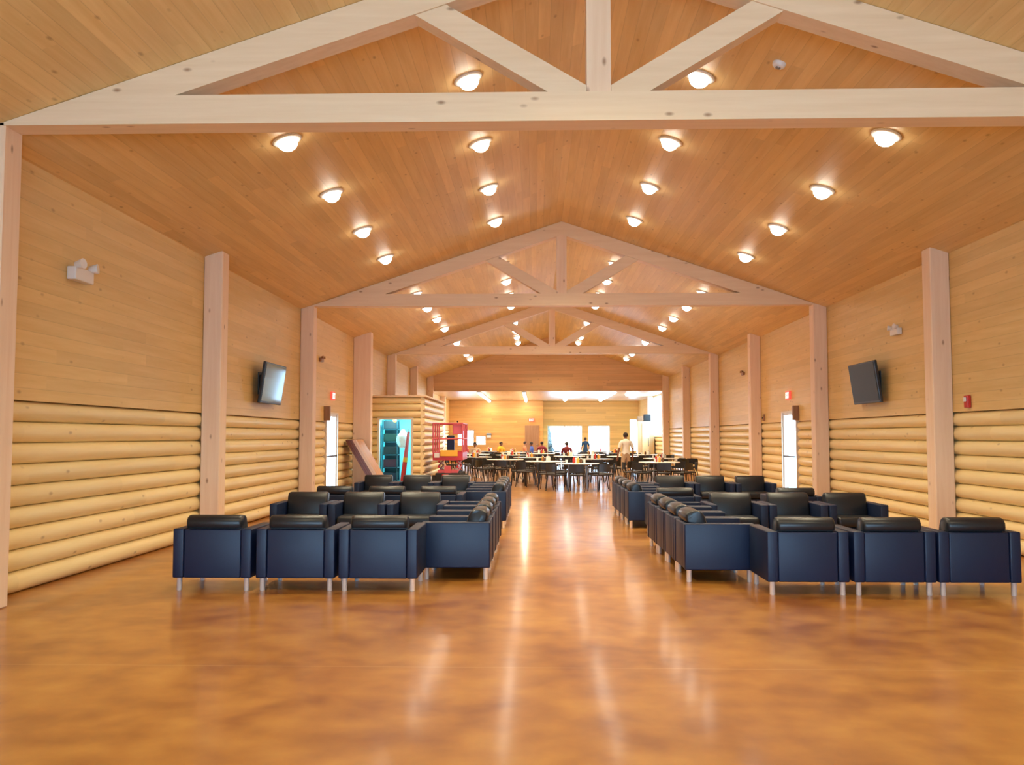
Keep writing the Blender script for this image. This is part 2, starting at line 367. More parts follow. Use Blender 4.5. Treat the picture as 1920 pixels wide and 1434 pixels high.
def side_door(n, sgn, y0, y1, z1, label):
    x = sgn*5.58
    a, b = min(x-sgn*0.13, x+sgn*0.02), max(x-sgn*0.13, x+sgn*0.02)
    m = MB(); m.box(a, b, y0-0.0, y0+0.04, 0, z1).box(a, b, y1-0.04, y1, 0, z1).box(a, b, y0+0.04, y1-0.04, z1-0.04, z1)
    fr = struct(m.build('door_%d' % n, M['jamb']), label)
    xc = x - sgn*0.07
    lf = MB(); t = 0.06
    lf.box(xc-.02, xc+.02, y0+.04, y0+.04+t, 0.005, z1-.04).box(xc-.02, xc+.02, y1-.04-t, y1-.04, 0.005, z1-.04).box(xc-.02, xc+.02, y0+.04+t, y1-.04-t, 0.005, .15).box(xc-.02, xc+.02, y0+.04+t, y1-.04-t, z1-.04-t, z1-.04)
    d = lf.build('door_leaf', M['white'], fr)
    MB().box(xc-.006, xc+.006, y0+.04+t, y1-.04-t, .15, z1-.04-t).build('pane', M['glass'], d)
    MB().box(xc-sgn*.05-.02, xc-sgn*.05+.02, y0+.16, y1-.16, 1.0, 1.04).build('push_bar', M['grey_metal'], d)
side_door(1, -1, 21.23, 22.51, 2.07, 'bright glazed exterior door in the left log wall')
side_door(2, 1, 21.13, 22.40, 2.10, 'bright glazed exterior door in the right log wall')
m = MB().box(-1.15, -0.36, YE-1.66, YE-1.6, 0, 2.11)
d3 = struct(m.build('door_3', M['back_door']), 'closed brown door in the far wall')
MB().sphere((-0.46, YE-1.70, 1.0), 0.035).build('door_knob', M['grey_metal'], d3, smooth=True)

# ------------------------------------------------------------------ posts and trusses
NB = 5.577; Y0 = 7.99
NTH = ['nearest', 'second', 'third', 'fourth', 'fifth', 'sixth', 'seventh', 'eighth']
for k in range(8):
    y1 = Y0 + k*NB; y0 = y1-0.28
    for sgn, side in ((-1, 'left'), (1, 'right')):
        xi = 5.2
        if sgn < 0 and k == 3: xi = 5.0
        top = (ceil_z(xi) if k < 7 else 3.55) - 0.004
        xo = 5.4795
        m = MB().box(min(sgn*xi, sgn*xo), max(sgn*xi, sgn*xo), y0, y1, 0, top, bev=0.012, seg=1)
        if k == 6: m.b.free(); m = MB().box(min(sgn*xi, sgn*xo), max(sgn*xi, sgn*xo), y0-0.01, y1-0.01, 0, top, bev=0.012, seg=1)
        tag(m.build('timber_post', M['beam_z']), 'pale square timber post on the %s wall, %s from the viewer' % (side, NTH[k]), 'post', 'timber posts along the walls')
def truss(y0, name_lbl):
    T, zt0, zt1 = 0.25, 4.22, 4.475
    t = thing('roof_truss', name_lbl, 'truss', (0, y0, 0), group='pale timber roof trusses')
    e = 0.004
    def cz(x): return ceil_z(x) - e
    cv = 0.285                                                  # vertical thickness of the sloping chords
    xj = HW - (zt1 + cv - HC)/SL                                # where chord underside meets tie top
    MB().prism([(-5.52, zt0), (5.52, zt0), (5.52, min(cz(5.52), zt1)), (5.35, min(cz(5.35), zt1)), (4.55, zt1-0.0), (-4.55, zt1), (-5.35, min(cz(5.35), zt1)), (-5.52, min(cz(5.52), zt1))] if False else
               [(-5.30, zt0), (5.30, zt0), (5.30, cz(5.30)), (HW-(zt1-HC)/SL-0.02, zt1), (-(HW-(zt1-HC)/SL-0.02), zt1), (-5.30, cz(5.30))], 'Y', 0.0, T).build('tie_beam', M['beam_x'], t)
    xa = HW-(zt1-HC)/SL - 0.03
    for s in (-1, 1):
        xjj = HW - (zt1 + cv - HC)/SL
        MB().prism([(s*xa, zt1+0.001), (s*xa, cz(xa)), (0, cz(0)), (0, cz(0)-cv), (s*xjj, zt1+0.001)], 'Y', 0.004, T-0.004).build('top_chord', M['beam_x'], t)
    MB().box(-0.105, 0.105, 0.012, T-0.012, zt1, cz(0)-cv-0.0).build('king_post', M['beam_z'], t)
    # webs: from the tie beside the king post up to the chords
    for s in (-1, 1):
        sl = 0.60; vt = 0.255
        def chord_u(x): return cz(x)-cv
        # lower edge starts at (0.43, zt1); upper edge starts at king post (0.105, z)
        x_lo = 0.43; up = lambda x: zt1 + sl*(x-x_lo) + vt
        lo = lambda x: zt1 + sl*(x-x_lo)
        def meet(f):
            a, b = 0.4, 3.0
            for _ in range(40):
                c = (a+b)/2
                if f(c) < chord_u(c): a = c
                else: b = c
            return a
        xu, xl = meet(up), meet(lo)
        MB().prism([(s*0.108, zt1), (s*0.108, up(0.108)), (s*xu, up(xu)), (s*xl, lo(xl)), (s*x_lo, zt1)], 'Y', 0.02, T-0.02).build('web', M['beam_x'], t)
    return t
truss(7.71, 'nearest pale timber roof truss spanning the top of the view')
truss(18.86, 'second timber roof truss, halfway down the hall over the armchairs')
truss(30.02, 'third timber roof truss, small and far over the dining tables')

# ------------------------------------------------------------------ recessed lamps
tilt = math.atan(SL)
def spot(parent, w=SPOT_W, loc=(0, 0, -0.06), ang=128, name='lamp_light'):
    l = bpy.data.lights.new(name, 'SPOT'); l.energy = w; l.color = SPOT_COL; l.spot_size = math.radians(ang); l.spot_blend = 1.0; l.shadow_soft_size = 0.11
    o = bpy.data.objects.new(name, l); C.objects.link(o); o.parent = parent; o.location = loc
    return o
can0 = None
COLN = {-3.38: 'outer left', -1.315: 'inner left', 1.315: 'inner right', 3.38: 'outer right'}
def make_can(label, loc, rot, z=0):
    t = thing('recessed_ceiling_light', label, 'ceiling light', loc, rot=rot, group='recessed lamps in the vaulted ceiling')
    MB().lathe([(0.125, -0.004), (0.165, -0.004), (0.170, -0.012), (0.160, -0.024), (0.128, -0.028), (0.124, -0.010)], 28).build('trim_ring', M['trim'], t, smooth=True)
    MB().lathe([(0.001, -0.135), (0.04, -0.130), (0.075, -0.112), (0.103, -0.082), (0.119, -0.042), (0.123, -0.003), (0.001, -0.003)], 28).build('lens', M['lamp'], t, smooth=True)  # glowing dome made deep to imitate the lamp's round bloom
    spot(t, loc=(0, 0, -0.22))
    return t
BAY = {-1: 'behind the nearest truss', 0: 'between the first and second trusses', 1: 'between the second and third trusses', 2: 'beyond the third truss'}
ROWN = ['first', 'second', 'third', 'fourth']
for k in (-1, 0, 1, 2):
    for j in range(4):
        if k == -1 and j < 3: continue  # keeps one unseen row before the first truss, added to even out the lighting
        y = 10.10 + 11.154*k + 2.2655*j
        for x in (-3.38, -1.315, 1.315, 3.38):
            s = 1 if x > 0 else -1
            lab = '%s round lamp of the %s row %s' % (ROWN[j], COLN[x], BAY[k] if k >= 0 else 'added out of view before the nearest truss')
            rot = (0, s*tilt, 0)
            loc = (x, y, ceil_z(x))
            if can0 is None: can0 = make_can(lab, loc, rot)
            else: dup(can0, loc, 0, lab, rot=rot)
# back room: strips on the left, cans on the right
def strip(x, y, label):
    t = thing('strip_light', label, 'ceiling light', (x, y, 3.55), group='strip lights of the back room')
    MB().box(-0.09, 0.09, -1.25, 1.25, -0.05, -0.001, bev=0.01).build('housing', M['trim'], t)
    MB().cyl((0, -1.2, -0.075), (0, 1.2, -0.075), 0.06, n=14).build('tube', M['tube'], t, smooth=True)
    l = bpy.data.lights.new('lamp_light', 'AREA'); l.shape = 'RECTANGLE'; l.size = 0.15; l.size_y = 2.3; l.energy = 12; l.color = (1.0, 0.80, 0.5)
    o = bpy.data.objects.new('lamp_light', l); C.objects.link(o); o.parent = t; o.location = (0, 0, -0.15)
for i in range(4):
    for x, n in ((-3.15, 'left'), (-1.08, 'centre')):
        strip(x, 42.85+2.51*i, '%s strip light of the %s line on the low back ceiling' % (ROWN[i], n))
def back_can(x, y, label):
    t = thing('recessed_ceiling_light', label, 'ceiling light', (x, y, 3.55), group='lamps of the low back ceiling')
    MB().lathe([(0.125, -0.001), (0.165, -0.001), (0.165, -0.02), (0.125, -0.02)], 20).build('trim_ring', M['trim'], t)
    MB().lathe([(0.001, -0.10), (0.04, -0.096), (0.075, -0.083), (0.103, -0.060), (0.119, -0.030), (0.123, -0.003), (0.001, -0.003)], 20).build('lens', M['lamp'], t)  # dome shape again imitates the bloom around the lamp
    spot(t, w=60, loc=(0, 0, -0.22))
for i in range(5): back_can(3.1, 42.3+2.2*i, '%s round lamp of the right line on the low back ceiling' % (ROWN+['fifth'])[i])
for i in range(4): back_can(1.1, 42.6+2.75*i, '%s round lamp of the middle line on the low back ceiling' % ROWN[i])
for i in range(2): back_can(3.95, 42.1+2.4*i, '%s round lamp close to the right side of the low back ceiling' % ROWN[i])
t = thing('smoke_detector', 'small grey smoke detector on the right slope of the ceiling', 'smoke detector', (1.97, 9.24, ceil_z(1.97)), rot=(0, tilt, 0))
MB().lathe([(0.001, -0.05), (0.05, -0.048), (0.066, -0.03), (0.07, -0.001), (0.001, -0.001)], 20).build('housing', M['white'], t, smooth=True)
MB().lathe([(0.001, -0.062), (0.025, -0.06), (0.028, -0.05), (0.001, -0.049)], 14).build('sensor_cap', M['grey_metal'], t, smooth=True)

# ------------------------------------------------------------------ armchairs (facing +Y locally)
def make_armchair(label, loc, rz, group):
    t = thing('armchair', label, 'armchair', loc, rz, group)
    W, D, H = 0.385, 0.36, 0.60
    for s in (-1, 1):
        MB().box(min(s*W, s*(W-0.105)), max(s*W, s*(W-0.105)), -D, D, 0.125, H, bev=0.014, seg=3).build('arm', M['leather'], t, smooth=True)
    MB().box(-W+0.106, W-0.106, -D+0.008, -D+0.12, 0.125, H-0.008, bev=0.012, seg=3).build('back_panel', M['leather'], t, smooth=True)
    MB().box(-W+0.107, W-0.107, -D+0.121, D-0.012, 0.125, 0.30, bev=0.012, seg=2).build('seat_base', M['leather'], t, smooth=True)
    MB().box(-W+0.109, W-0.109, -D+0.28, D+0.006, 0.301, 0.435, bev=0.045, seg=5).build('seat_cushion', M['leather_cushion'], t, smooth=True)
    # back cushion: leans on the panel and rolls over its top
    prof = [(-0.235, 0.302), (-0.10, 0.302), (-0.082, 0.34), (-0.082, 0.44), (-0.10, 0.58), (-0.125, 0.66), (-0.15, 0.70), (-0.19, 0.722), (-0.245, 0.726), (-0.295, 0.712), (-0.325, 0.68), (-0.330, 0.64), (-0.315, 0.606), (-0.237, 0.604)]
    m = MB(); X = W-0.112
    prof = [(a, b) for a, b in prof]
    rings = []
    cy = sum(a for a, b in prof)/len(prof); cz_ = sum(b for a, b in prof)/len(prof)
    for xx, sc_ in ((-X, 0.80), (-X+0.01, 0.93), (-X+0.03, 1.0), (0, 1.0), (X-0.03, 1.0), (X-0.01, 0.93), (X, 0.80)):
        rings.append([m.b.verts.new((xx, cy+(a-cy)*(1 if b < 0.605 and a < -0.2 else sc_), cz_+(b-cz_)*(1-(1-sc_)*0.35))) for a, b in prof])
    n = len(prof)
    for A, B in zip(rings, rings[1:]):
        for i in range(n): m.b.faces.new((A[i], A[(i+1) % n], B[(i+1) % n], B[i]))
    m.b.faces.new(rings[0][::-1]); m.b.faces.new(rings[-1])
    m.build('back_cushion', M['leather_cushion'], t, smooth=True)
    for sx in (-1, 1):
        for sy in (-1, 1):
            MB().lathe([(0.023, 0.0), (0.026, 0.004), (0.026, 0.118), (0.028, 0.120), (0.028, 0.1255)], 14, (sx*(W-0.055), sy*(D-0.05), 0)).build('leg', M['whitened_chrome'], t, smooth=True)
    return t
ac0 = None
def armchair(x, y, rz, label, group):
    global ac0
    if ac0 is None: ac0 = make_armchair(label, (x, y, 0), rz, group)
    else: dup(ac0, (x, y, 0), rz, label, group)
P3 = ['leftmost', 'middle', 'rightmost']; P4 = ['nearest', 'second', 'third', 'farthest']
def row(xs, y, rz, what, group, names=P3):
    for i, x in enumerate(xs): armchair(x, y, rz, '%s %s' % (names[i], what), group)
row([-3.70, -2.885, -2.08], 9.20, 0.0, 'black armchair of the near left row, back turned to the viewer', 'near left row of armchairs')
for i in range(4): armchair(-1.39, 9.96+0.785*i, PI/2, '%s black armchair facing left in the near left column beside the aisle' % P4[i], 'near left column of armchairs')
row([-3.71, -2.93, -2.15], 12.45, PI, 'black armchair facing the viewer behind the near left group', 'facing row of the near left group')
row([-3.68, -2.86, -2.06], 14.42, 0.0, 'black armchair with back turned in the far left group', 'back-turned row of the far left group')
for i in range(4): armchair(-1.39, 15.27+0.795*i, PI/2, '%s black armchair facing left in the far left column beside the aisle' % P4[i], 'far left column of armchairs')
row([-3.69, -2.92, -2.145], 18.0, PI, 'black armchair facing the viewer at the back of the far left group', 'facing row of the far left group')
row([2.02, 2.83, 3.62], 9.09, 0.0, 'black armchair of the near right row, back turned to the viewer', 'near right row of armchairs')
for i in range(4): armchair(1.34, 9.86+0.795*i, -PI/2, '%s black armchair facing right in the near right column beside the aisle' % P4[i], 'near right column of armchairs')
row([2.12, 2.90, 3.68], 12.45, PI, 'black armchair facing the viewer behind the near right group', 'facing row of the near right group')
row([1.55, 3.36], 14.12, 0.0, 'black armchair with back turned in the far right group', 'back-turned row of the far right group', ['left', 'right'])
for i in range(4): armchair(1.32, 15.35+0.795*i, -PI/2, '%s black armchair facing right in the far right column beside the aisle' % P4[i], 'far right column of armchairs')
row([2.09, 2.87, 3.65], 17.85, PI, 'black armchair facing the viewer at the back of the far right group', 'facing row of the far right group')

# ------------------------------------------------------------------ televisions on the walls
def tv(sgn, yc, label, screen):
    # local: screen faces +X; mounted on the wall with a tilted arm
    t = thing('wall_television', label, 'television', (sgn*5.30, yc, 2.44), rot=(0, 0, 0 if sgn < 0 else PI))
    R = Matrix.Rotation(math.radians(8), 4, 'Y')
    m = MB().box(-0.035, 0.02, -0.645, 0.645, -0.365, 0.365, bev=0.012); m.b.transform(R); m.build('casing', M['black'], t)
    m = MB().box(0.021, 0.024, -0.61, 0.61, -0.325, 0.340); m.b.transform(R); m.build('screen', screen, t)
    m = MB().box(-0.09, -0.036, -0.30, 0.30, -0.2, 0.2, bev=0.01); m.b.transform(R); m.build('rear_housing', M['black'], t)
    MB().box(-0.185, -0.165, -0.3, 0.3, -0.2, 0.2).box(-0.17, -0.085, -0.25, 0.25, -0.15, 0.15).build('wall_bracket', M['black'], t)
tv(-1, 16.3, 'black flat television on a bracket high on the left wall', M['screen'])
tv(1, 16.3, 'black flat television on a bracket high on the right wall', M['screen_matte'])

# ------------------------------------------------------------------ small things on the walls
def emergency(sgn, y, z, label, mat, s=1.0):
    t = thing('emergency_light', label, 'emergency light', (sgn*5.48, y, z), rot=(0, 0, 0 if sgn < 0 else PI))
    MB().box(0.0, 0.10*s, -0.20*s, 0.20*s, -0.07*s, 0.07*s, bev=0.012).build('battery_box', mat, t)
    for q in (-1, 1):
        m = MB().cyl((0.07*s, q*0.14*s, 0.09*s), (0.16*s, q*0.16*s, 0.10*s), 0.035*s, 0.055*s, n=16).cyl((0.05*s, q*0.14*s, 0.06*s), (0.08*s, q*0.14*s, 0.10*s), 0.015*s)
        h = m.build('lamp_head', mat, t, smooth=True)
emergency(-1, 9.55, 3.22, 'white twin-head emergency light high on the near left wall', M['white'])
emergency(1, 15.2, 3.23, 'white twin-head emergency light high on the right wall above the television', M['white'], 0.8)
emergency(-1, 20.65, 3.24, 'small dark fixture high on the left wall beyond the second truss', M['back_door'], 0.6)
emergency(1, 26.4, 3.30, 'small dark fixture high on the right wall beyond the doorway', M['back_door'], 0.6)
t = thing('fire_alarm', 'red fire alarm strobe on the near right wall above the logs', 'fire alarm', (5.48, 12.8, 1.98), rot=(0, 0, PI))
MB().box(0, 0.05, -0.06, 0.06, -0.085, 0.085, bev=0.01).build('casing', M['red'], t)
MB().box(0.051, 0.075, -0.03, 0.03, 0.0, 0.06, bev=0.008).build('strobe_lens', M['white'], t)
t = thing('alarm_pull_station', 'small dark wall box beside the right doorway, farther side', 'alarm box', (5.48, 24.1, 1.98), rot=(0, 0, PI))
MB().box(0, 0.05, -0.05, 0.05, -0.09, 0.09, bev=0.008).build('casing', M['back_door'], t)
MB().box(0.051, 0.065, -0.03, 0.03, -0.02, 0.02).build('handle', M['black'], t)
for sgn, y, side in ((-1, 21.12, 'left'), (1, 21.02, 'right')):
    tag(MB().box(min(sgn*5.34, sgn*5.481), max(sgn*5.34, sgn*5.481), y-0.05, y+0.05, 1.86, 2.2, bev=0.01).build('wall_speaker', M['back_door']), 'narrow dark box high beside the %s doorway' % side, 'speaker')
FONT = {'E': ['111', '100', '110', '100', '111'], 'X': ['101', '101', '010', '101', '101'], 'I': ['111', '010', '010', '010', '111'], 'T': ['111', '010', '010', '010', '010']}
def exit_sign(loc, rz, label):
    # local: face toward -Y, text in X
    t = thing('exit_sign', label, 'exit sign', loc, rz)
    MB().box(-0.16, 0.16, 0.0, 0.05, -0.10, 0.10, bev=0.006).build('casing', M['exit_red'], t)
    m = MB(); x = -0.135
    for ch in 'EXIT':
        cw = 0.017
        for r, rw in enumerate(FONT[ch]):
            for c_, b_ in enumerate(rw):
                if b_ == '1': m.box(x+c_*cw, x+(c_+1)*cw, -0.004, -0.0005, 0.07-(r+1)*0.028, 0.07-r*0.028)
        x += 0.073
    m.build('lettering', M['exit_face'], t)
exit_sign((-5.431, 21.88, 2.47), PI/2, 'red EXIT sign above the left doorway')
exit_sign((5.431, 21.76, 2.47), -PI/2, 'red EXIT sign above the right doorway')
exit_sign((-0.77, YE-1.66, 2.42), 0, 'red EXIT sign above the brown far door')
t = thing('paper_towel_dispenser', 'small grey and white dispenser on the left of the far wall', 'dispenser', (-3.2, YE-1.6, 1.55))
MB().box(-0.13, 0.13, -0.14, 0.0, 0.0, 0.12, bev=0.02).build('cover', M['grey_metal'], t)
MB().box(-0.12, 0.12, -0.12, 0.0, -0.14, 0.0, bev=0.01).build('tray', M['white'], t)

# ------------------------------------------------------------------ log hut in the left corner
hx0, hx1, hy0, hy1, hz = -5.47, -3.84, 27.0, 32.7, 2.665
hut = thing('log_hut', 'small flat-topped log cabin built against the left wall with open doorway', 'log cabin', (0, 0, 0))
dx0, dx1, dz = -5.20, -4.25, 1.99
m = MB()
def hut_front(x0, x1, z0, z1):
    p = log_profile(hy0+0.10, 1, z0, z1, back=0.04)          # (y,z) outline bulging toward -Y
    m.prism(p, 'X', x0, x1)
hut_front(hx0, dx0-0.06, 0, hz); hut_front(dx1+0.06, hx1-0.12, 0, hz); hut_front(dx0-0.06, dx1+0.06, dz+0.06+0.0, hz)
m.build('front_log_wall', M['log_x'], hut, smooth=True)
m = MB(); m.prism(log_profile(hx1-0.10, -1, 0, hz, back=0.04), 'Y', hy0+0.02, hy1); m.build('side_log_wall', M['log'], hut, smooth=True)
MB().box(hx0, hx1+0.05, hy0-0.05, hy1, hz, hz+0.05, bev=0.01).build('roof_board', M['beam_x'], hut)
m = MB(); m.box(dx0-0.06, dx0, hy0-0.03, hy0+0.14, 0, dz+0.06).box(dx1, dx1+0.06, hy0-0.03, hy0+0.14, 0, dz+0.06).box(dx0, dx1, hy0-0.03, hy0+0.14, dz, dz+0.06)
m.build('door_frame', M['jamb'], hut)
m = MB(); m.box(hx0, hx1-0.15, 29.7, 29.75, 0, hz-0.01).box(hx0, hx0+0.03, hy0+0.15, 29.7, 0, hz-0.01).box(hx1-0.19, hx1-0.15, hy0+0.15, 29.7, 0, hz-0.01)
m.build('inner_lining', M['cyan_wall'], hut)
MB().box(hx0, hx1-0.15, hy0+0.15, 29.75, hz-0.35, hz-0.30).build('inner_ceiling', M['white'], hut)
l = bpy.data.lights.new('lamp_light', 'AREA'); l.shape = 'RECTANGLE'; l.size = 1.0; l.size_y = 1.2; l.energy = 50; l.color = (0.55, 0.92, 1.0)
o = bpy.data.objects.new('lamp_light', l); C.objects.link(o); o.parent = hut; o.location = (-4.6, 28.2, hz-0.38)
t = thing('storage_rack', 'dark teal shelving rack inside the log cabin doorway', 'shelf rack', (-5.10, 28.6, 0))
m = MB()
for sx in (-0.24, 0.21):
    for sy in (-0.25, 0.22): m.box(sx, sx+0.03, sy, sy+0.03, 0, 2.0)
m.build('rack_frame', M['teal_dark'], t)
for z in (0.1, 0.5, 0.9, 1.3, 1.7): MB().box(-0.24, 0.24, -0.25, 0.25, z, z+0.03).build('shelf', M['teal_dark'], t)
MB().box(-0.235, 0.235, 0.251, 0.262, 0.05, 2.0).build('back_panel', M['teal_dark'], t)
cols = [('dark blue', (0.006, 0.02, 0.045)), ('dark green', (0.005, 0.03, 0.02)), ('maroon', (0.07, 0.008, 0.02)), ('grey', (0.03, 0.045, 0.055)), ('black', (0.006, 0.008, 0.01))]
hts = ['bottom', 'second', 'third', 'fourth', 'top']
for i, z in enumerate((0.132, 0.532, 0.932, 1.332, 1.732)):
    c = cols[(i*2) % 5]
    mm = simple('box_'+c[0].replace(' ', '_'), c[1], 0.5)
    b_ = tag(MB().box(-5.31, -4.90, 28.4, 28.8, z, z+0.24, bev=0.01).build('storage_box', mm), '%s storage box on the %s shelf of the teal rack in the cabin' % (c[0], hts[i]), 'box')
t = thing('yellow_lamp', 'small round yellow lamp at the top of the cabin doorway', 'lamp', (-4.88, 27.9, 1.98))
MB().sphere((0, 0, 0), 0.06).build('bulb', M['small_lamp'], t, smooth=True)
MB().cyl((0, 0, 0.05), (0, 0, hz-0.35-1.98), 0.012).build('hanging_rod', M['black'], t)
# white bag
m = MB(); m.sphere((0, 0, 0), 0.2, 1.0, 0.8, 1.35, 18, 14)
for v in m.b.verts:
    a = math.atan2(v.co.y, v.co.x); v.co *= 1+0.10*math.sin(5*a+v.co.z*9); 
    if v.co.z > 0.15: v.co.x *= 0.65; v.co.y *= 0.65
o = m.build('plastic_bag', M['white_bag'], None, smooth=True); o.location = (-4.60, 27.75, 1.42)
tag(o, 'full white plastic bag hanging in the cabin doorway', 'bag')
t = thing('furled_banner', 'red furled banner with a yellow band leaning in the cabin doorway', 'banner', (0, 0, 0))
a, b_ = Vector((-4.56, 27.32, 0.0)), Vector((-4.36, 27.34, 1.72))
MB().cyl(a+(b_-a)*0.02, a+(b_-a)*0.42, 0.075, 0.07, n=14).build('lower_fabric', M['red'], t, smooth=True)
MB().cyl(a+(b_-a)*0.42, a+(b_-a)*0.50, 0.072, 0.068, n=14).build('band', M['yellow'], t, smooth=True)
MB().cyl(a+(b_-a)*0.50, a+(b_-a)*0.95, 0.066, 0.045, n=14).build('upper_fabric', M['pink_red'], t, smooth=True)
MB().cyl(a+(b_-a)*0.95, b_, 0.012, n=8).build('pole_tip', M['grey_metal'], t)

# ------------------------------------------------------------------ door slabs leaning on the left wall
for i in range(5):
    dark = i < 3
    th = 0.05; Ln = 1.62
    ang = math.radians(31)
    o = MB().box(-th, 0.0, -0.45, 0.45, 0, Ln, bev=0.004, seg=1).build('door_slab', M['brown_door'] if dark else M['tan_door'])
    # base on the floor, leaning back to the wall (towards -X)
    o.rotation_euler = (0, -ang, 0)
    o.location = (-4.56 + i*(th+0.004)/math.cos(ang), 23.75 - 0.02*i, th*math.sin(ang)+0.002)
    tag(o, ['dark brown door slab leaning directly on the left wall', 'second dark brown door slab in the leaning stack by the left wall',
            'third dark brown door slab, next to the tan ones in the leaning stack',
            'tan door slab leaning on the dark ones by the left wall', 'outermost tan door slab of the leaning stack by the left wall'][i], 'door slab', 'door slabs leaning on the wall')

# ------------------------------------------------------------------ red scissor lift
L = thing('scissor_lift', 'red scissor lift with guard rails parked beside the log cabin', 'scissor lift', (-3.17, 28.0, 0))
W, D = 0.42, 0.85
MB().box(-W+0.05, W-0.05, -D, D, 0.12, 0.40, bev=0.02).build('chassis', M['rubber'], L)
for sx in (-1, 1):
    for sy in (-1, 1):
        w_ = MB().cyl((sx*(W-0.04), sy*0.62, 0.165), (sx*(W+0.06), sy*0.62, 0.165), 0.165, n=24).build('wheel', M['rubber'], L, smooth=True)
        MB().cyl((sx*(W+0.055), sy*0.62, 0.165), (sx*(W+0.07), sy*0.62, 0.165), 0.08, n=16).build('hub', M['grey_metal'], w_, smooth=True)
for i, z in enumerate((0.44, 0.60)):
    for s in (-1, 1):
        m = MB(); x = s*0.28
        for (ya, yb) in ((-0.75, 0.75), (0.75, -0.75)):
            m.cyl((x, ya, z), (x, yb, z+0.14), 0.028, n=8)
        m.build('scissor_arm', M['red'], L)
MB().box(-0.30, 0.30, -0.80, -0.72, 0.405, 0.50).box(-0.10, 0.10, -0.83, -0.80, 0.14, 0.62).build('front_crossbar', M['pink_red'], L)
MB().box(-0.17, 0.03, -0.90, -0.855, 0.14, 0.36, bev=0.01).box(-0.15, 0.01, -0.855, -0.84, 0.14, 0.36).build('bumper', M['red'], L)
MB().box(-W-0.03, W+0.03, -D-0.02, D+0.02, 0.78, 0.85, bev=0.01).build('platform_deck', M['red'], L)
m = MB(); m.box(-W-0.03, W+0.03, -D-0.02, -D+0.005, 0.85, 1.02).box(-W-0.03, W+0.03, D-0.005, D+0.02, 0.85, 1.02).box(-W-0.03, -W-0.01, -D, D, 0.85, 1.02).box(W+0.01, W+0.03, -D, D, 0.85, 1.02)
m.build('toe_board', M['red'], L)
m = MB(); r = 0.022
for x in (-W-0.02, -W+0.16, W+0.02):
    m.cyl((x, -D, 1.0), (x, -D, 1.88), r)
for y in (-0.28, 0.28, D):
    for x in (-W-0.02, W+0.02): m.cyl((x, y, 1.0), (x, y, 1.88), r)
for z in (1.42, 1.88):
    m.tube([(-W-0.02, -D, z), (W+0.02, -D, z), (W+0.02, D, z), (-W-0.02, D, z), (-W-0.02, -D, z)], r)
m.build('guard_rail', M['pink_red'], L, smooth=True)
MB().box(-0.22, 0.30, -D-0.06, -D-0.021, 0.90, 1.08, bev=0.01).build('warning_panel', M['yellow'], L)
MB().box(-0.40, -0.25, -D-0.05, -D-0.021, 0.86, 1.0, bev=0.005).build('decal_plate', M['white'], L)
c_ = MB().box(0.14, 0.42, -D+0.03, -D+0.18, 1.55, 1.86, bev=0.02).build('control_box', M['pink_red'], L)
MB().cyl((0.28, -D+0.1, 1.86), (0.28, -D+0.1, 1.93), 0.015).sphere((0.28, -D+0.1, 1.94), 0.025).build('joystick', M['black'], c_, smooth=True)
tag(MB().box(-3.24, -3.02, 27.6, 27.8, 0.852, 1.52, bev=0.03).build('tool_case', M['leather']), 'dark upright case standing on the scissor lift platform', 'case')

# ------------------------------------------------------------------ dining tables and chairs
def make_table(label, x, y):
    t = thing('round_table', label, 'table', (x, y, 0), group='round white dining tables')
    MB().lathe([(0.001, 0.715), (0.585, 0.715), (0.60, 0.72), (0.61, 0.732), (0.605, 0.742), (0.001, 0.742)], 40).build('tabletop', M['table_top'], t, smooth=True)
    for i in range(4):
        a = PI/4 + i*PI/2; c, s = math.cos(a), math.sin(a)
        MB().tube([(0.34*c, 0.34*s, 0.714), (0.37*c, 0.37*s, 0.35), (0.40*c, 0.40*s, 0.0)], 0.014).build('leg', M['grey_metal'], t)
    MB().lathe([(0.33, 0.69), (0.36, 0.69), (0.36, 0.714), (0.33, 0.714)], 28).build('apron_ring', M['grey_metal'], t)
    return t
def chair_bits(mode, s=0):
    """geometry of the stacking chair; facing +Y, back at -Y"""
    m = MB()
    if mode in ('seat', 'all'): m.box(-0.20, 0.20, -0.20, 0.20, 0.425, 0.465, bev=0.018, seg=2)
    if mode in ('back', 'all'):
        # slightly curved backrest with rounded top
        n = 6
        pr = []
        for i in range(n+1):
            u = -1+2*i/n; x = 0.20*u; y = -0.235-0.03*(1-u*u)
            pr.append((x, y))
        out = pr + [(x, y+0.028) for x, y in reversed(pr)]
        m.prism(out, 'Z', 0.53, 0.70)
        m.prism([(x*0.93, y) for x, y in pr]+[(x*0.93, y+0.028) for x, y in reversed(pr)], 'Z', 0.70, 0.735)
    if mode in ('uprights', 'all'):
        for s_ in (-1, 1): m.tube([(s_*0.19, -0.19, 0.42), (s_*0.192, -0.222, 0.55)], 0.011)
    if mode == 'all':
        for sx in (-1, 1):
            for sy in (-1, 1): m.tube([(sx*0.18, sy*0.17, 0.43), (sx*0.215, sy*0.215, 0.0)], 0.011, n=6)
    return m
def make_chair(label, x, y, rz, group):
    t = thing('stacking_chair', label, 'chair', (x, y, 0), rz, group)
    chair_bits('seat').build('seat', M['dark_seat'], t, smooth=True)
    chair_bits('back').build('backrest', M['dark_seat'], t, smooth=True)
    for s_ in (-1, 1): MB().tube([(s_*0.19, -0.19, 0.42), (s_*0.192, -0.222, 0.55)], 0.011).build('back_upright', M['dark_frame'], t)
    for sx in (-1, 1):
        for sy in (-1, 1): MB().tube([(sx*0.18, sy*0.17, 0.43), (sx*0.215, sy*0.215, 0.0)], 0.012, n=8).build('leg', M['dark_frame'], t)
    return t
